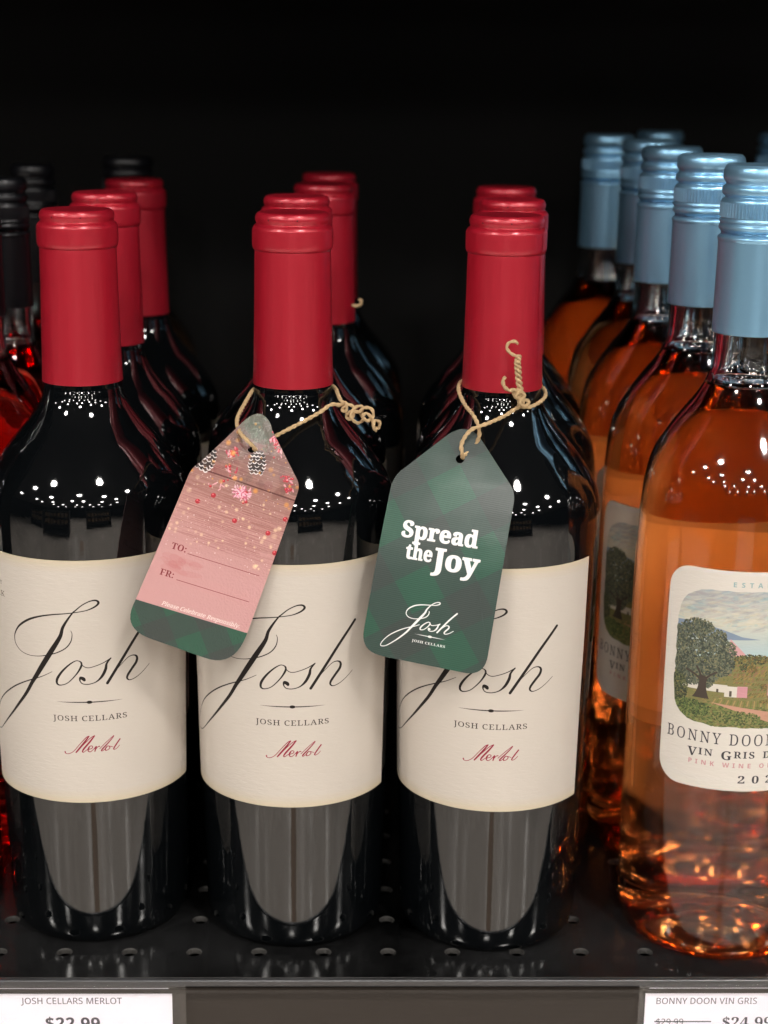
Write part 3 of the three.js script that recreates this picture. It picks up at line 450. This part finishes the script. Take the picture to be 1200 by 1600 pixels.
// green tag
{
  const [c, g] = tagCanvas(); plaid(g, -15, 82, 13.5, 3);
  for (let y = -14; y < 80; y += 0.75) { g.fillStyle = 'rgba(20,45,38,.22)'; g.fillRect(-27, y, 54, 0.3); }
  const word = (s, x, y, size, w) => { g.font = `bold ${size}px serif`; g.textAlign = 'left'; const k = w / g.measureText(s).width; g.save(); g.translate(x, y); g.scale(k, 1); g.lineJoin = 'round'; g.fillStyle = 'rgba(15,25,22,.55)'; g.fillText(s, 0.25, 0.3); g.strokeStyle = '#f2efee'; g.lineWidth = size * 0.05; g.strokeText(s, 0, 0); g.fillStyle = '#f2efee'; g.fillText(s, 0, 0); g.restore(); };
  g.save(); g.translate(0, 31); g.rotate(-0.03); g.translate(0, -31);
  word('Spread', -16.3, 31.0, 8.2, 28.2); word('the', -13.6, 38.9, 7.4, 10); word('Joy', -2.8, 40.8, 10.4, 16.4); g.restore();
  g.save(); g.translate(0.9, 68.9); g.scale(0.335, 0.335); g.fillStyle = '#efeeec'; logo(g, 0.32); rule(g, 0, -7.4, 18, 0.9); g.font = 'bold 3.9px serif'; spaced(g, 'JOSH CELLARS', 0, 1.3, 37, 1.15); g.restore();
  const [bc, bg2] = canvas(520, 940); bg2.scale(10, 10); bg2.translate(26, 14); bg2.fillStyle = '#999'; bg2.fillRect(-27, -15, 54, 96); for (let y = -14; y < 81; y += 0.75) { bg2.fillStyle = '#555'; bg2.fillRect(-27, y, 54, 0.33); }
  seed = 99; for (let i = 0; i < 16000; i++) { const v = Math.floor(rr(60, 230)); bg2.fillStyle = `rgba(${v},${v},${v},.35)`; bg2.fillRect(rr(-27, 27), rr(-15, 81), 0.22, 0.22); }
  const t = thing('gift_tag', 'green plaid gift tag reading Spread the Joy, tied with twine', 'gift tag', [0, 0, 0]);
  const outline = (s) => { s.moveTo(21.8, -12); s.lineTo(23.0, -69); s.quadraticCurveTo(23.2, -77.4, 15, -77.2); s.lineTo(-15, -77.2); s.quadraticCurveTo(-23.6, -77.2, -23.6, -69); s.lineTo(-23.4, -15.5); s.quadraticCurveTo(-23.3, -12, -21.2, -9); s.lineTo(-6.6, 7.4); s.quadraticCurveTo(-3.6, 10.4, -0.5, 10.4); s.quadraticCurveTo(3.2, 10.3, 5.4, 8); s.lineTo(19.6, -6.6); s.quadraticCurveTo(21.6, -9, 21.8, -12); };
  const [geo, mat] = tagCard(outline, [-0.6, 0.6, 1.5], [0.0408, 0.1997, -0.0012], [-0.1729, -0.9702, 0.1696], [0.9752, -0.1444, 0.168], (x, q) => 2.2 - 0.0022 * (q - 40) ** 2 + (q < 40 ? -0.0016 * (40 - q) ** 2 : 0) - 0.004 * Math.max(0, -x - 8) ** 2, tex(c), tex(bc, false), 0.36);
  part('card', geo, mat, t);
  part('twine', twine([[58, 220.5, -49], [47, 221.4, -43], [42.2, 221.4, -34], [41.2, 219.6, -26], [43.0, 216.1, -18], [45.6, 213.7, -10], [47.1, 210.8, -6.6], [47.6, 206.5, -7.0], [45.8, 202.5, -7.5], [42.2, 199.8, -4.8], [41.3, 200.2, -0.6], [40.9, 202.5, 1.9], [40.6, 204.8, 1.2], [42.3, 207.7, -1.9], [44.8, 209.7, -4.4], [47.0, 210.6, -4.6], [50.1, 211.4, -6.0], [57.6, 213.4, -12.0], [62.9, 215.7, -16.0], [66.9, 215.7, -16.8], [71.4, 216.8, -21.5], [74.0, 218.0, -28.0], [73.9, 219.4, -34], [69, 220.4, -45], [58, 220.5, -49]]), M.twine, t);
  const tail = [[63.3, 216.3, -15.5], [63.3, 219.4, -14.8], [62.9, 222.4, -14.2], [62.2, 226.2, -13.4], [61.8, 229.8, -13.2], [61.4, 232.9, -12.8], [61.6, 235.3, -12.4]];
  const tc = new THREE.CatmullRomCurve3(tail.map((q) => new THREE.Vector3(...q)));
  for (const ph of [0, Math.PI]) { const pts = []; for (let i = 0; i <= 60; i++) { const q = tc.getPoint(i / 60), a = i / 60 * Math.PI * 11 + ph; pts.push([q.x + 0.75 * Math.cos(a), q.y, q.z + 0.75 * Math.sin(a)]); } if (ph) pts.push([60.6, 235.6, -11.5], [58.4, 236.8, -11.3], [57.2, 238.6, -11.5], [57.9, 240.2, -12.0], [60.1, 240.8, -12.3], [61.4, 239.8, -12.6]); part('twine', twine(pts, 0.62), M.twine, t); }
  part('twine', twine([[62.2, 220.8, -13.5], [60.6, 222.9, -12.5], [58.8, 222.6, -12.5], [56.8, 224.1, -12.5], [56.3, 226.4, -12.5], [57.2, 227.6, -13.0]], 0.72), M.twine, t);
  part('knot', twine([[62.8, 215.9, -15.0], [64.3, 218.0, -14.2], [61.9, 219.4, -13.8], [60.4, 221.6, -13.4], [62.4, 222.7, -13.2], [64.4, 220.5, -13.6], [62.8, 218.0, -13.0], [64.9, 216.4, -14.2], [66.2, 218.1, -14.8], [63.0, 219.4, -13.4], [61.1, 220.6, -13.0], [63.1, 222.3, -12.8]], 0.72), M.twine, t);
}
{
  const t = thing('twine_end', 'loose curl of twine sticking out beside a rear red capsule', 'twine');
  part('twine', twine([[1.2, 230.2, -184], [2.9, 229.8, -183], [4.9, 230.4, -183], [5.6, 232.0, -184], [4.3, 232.9, -184.5]], 0.7), M.twine, t);
}
renderer.render(scene, camera);
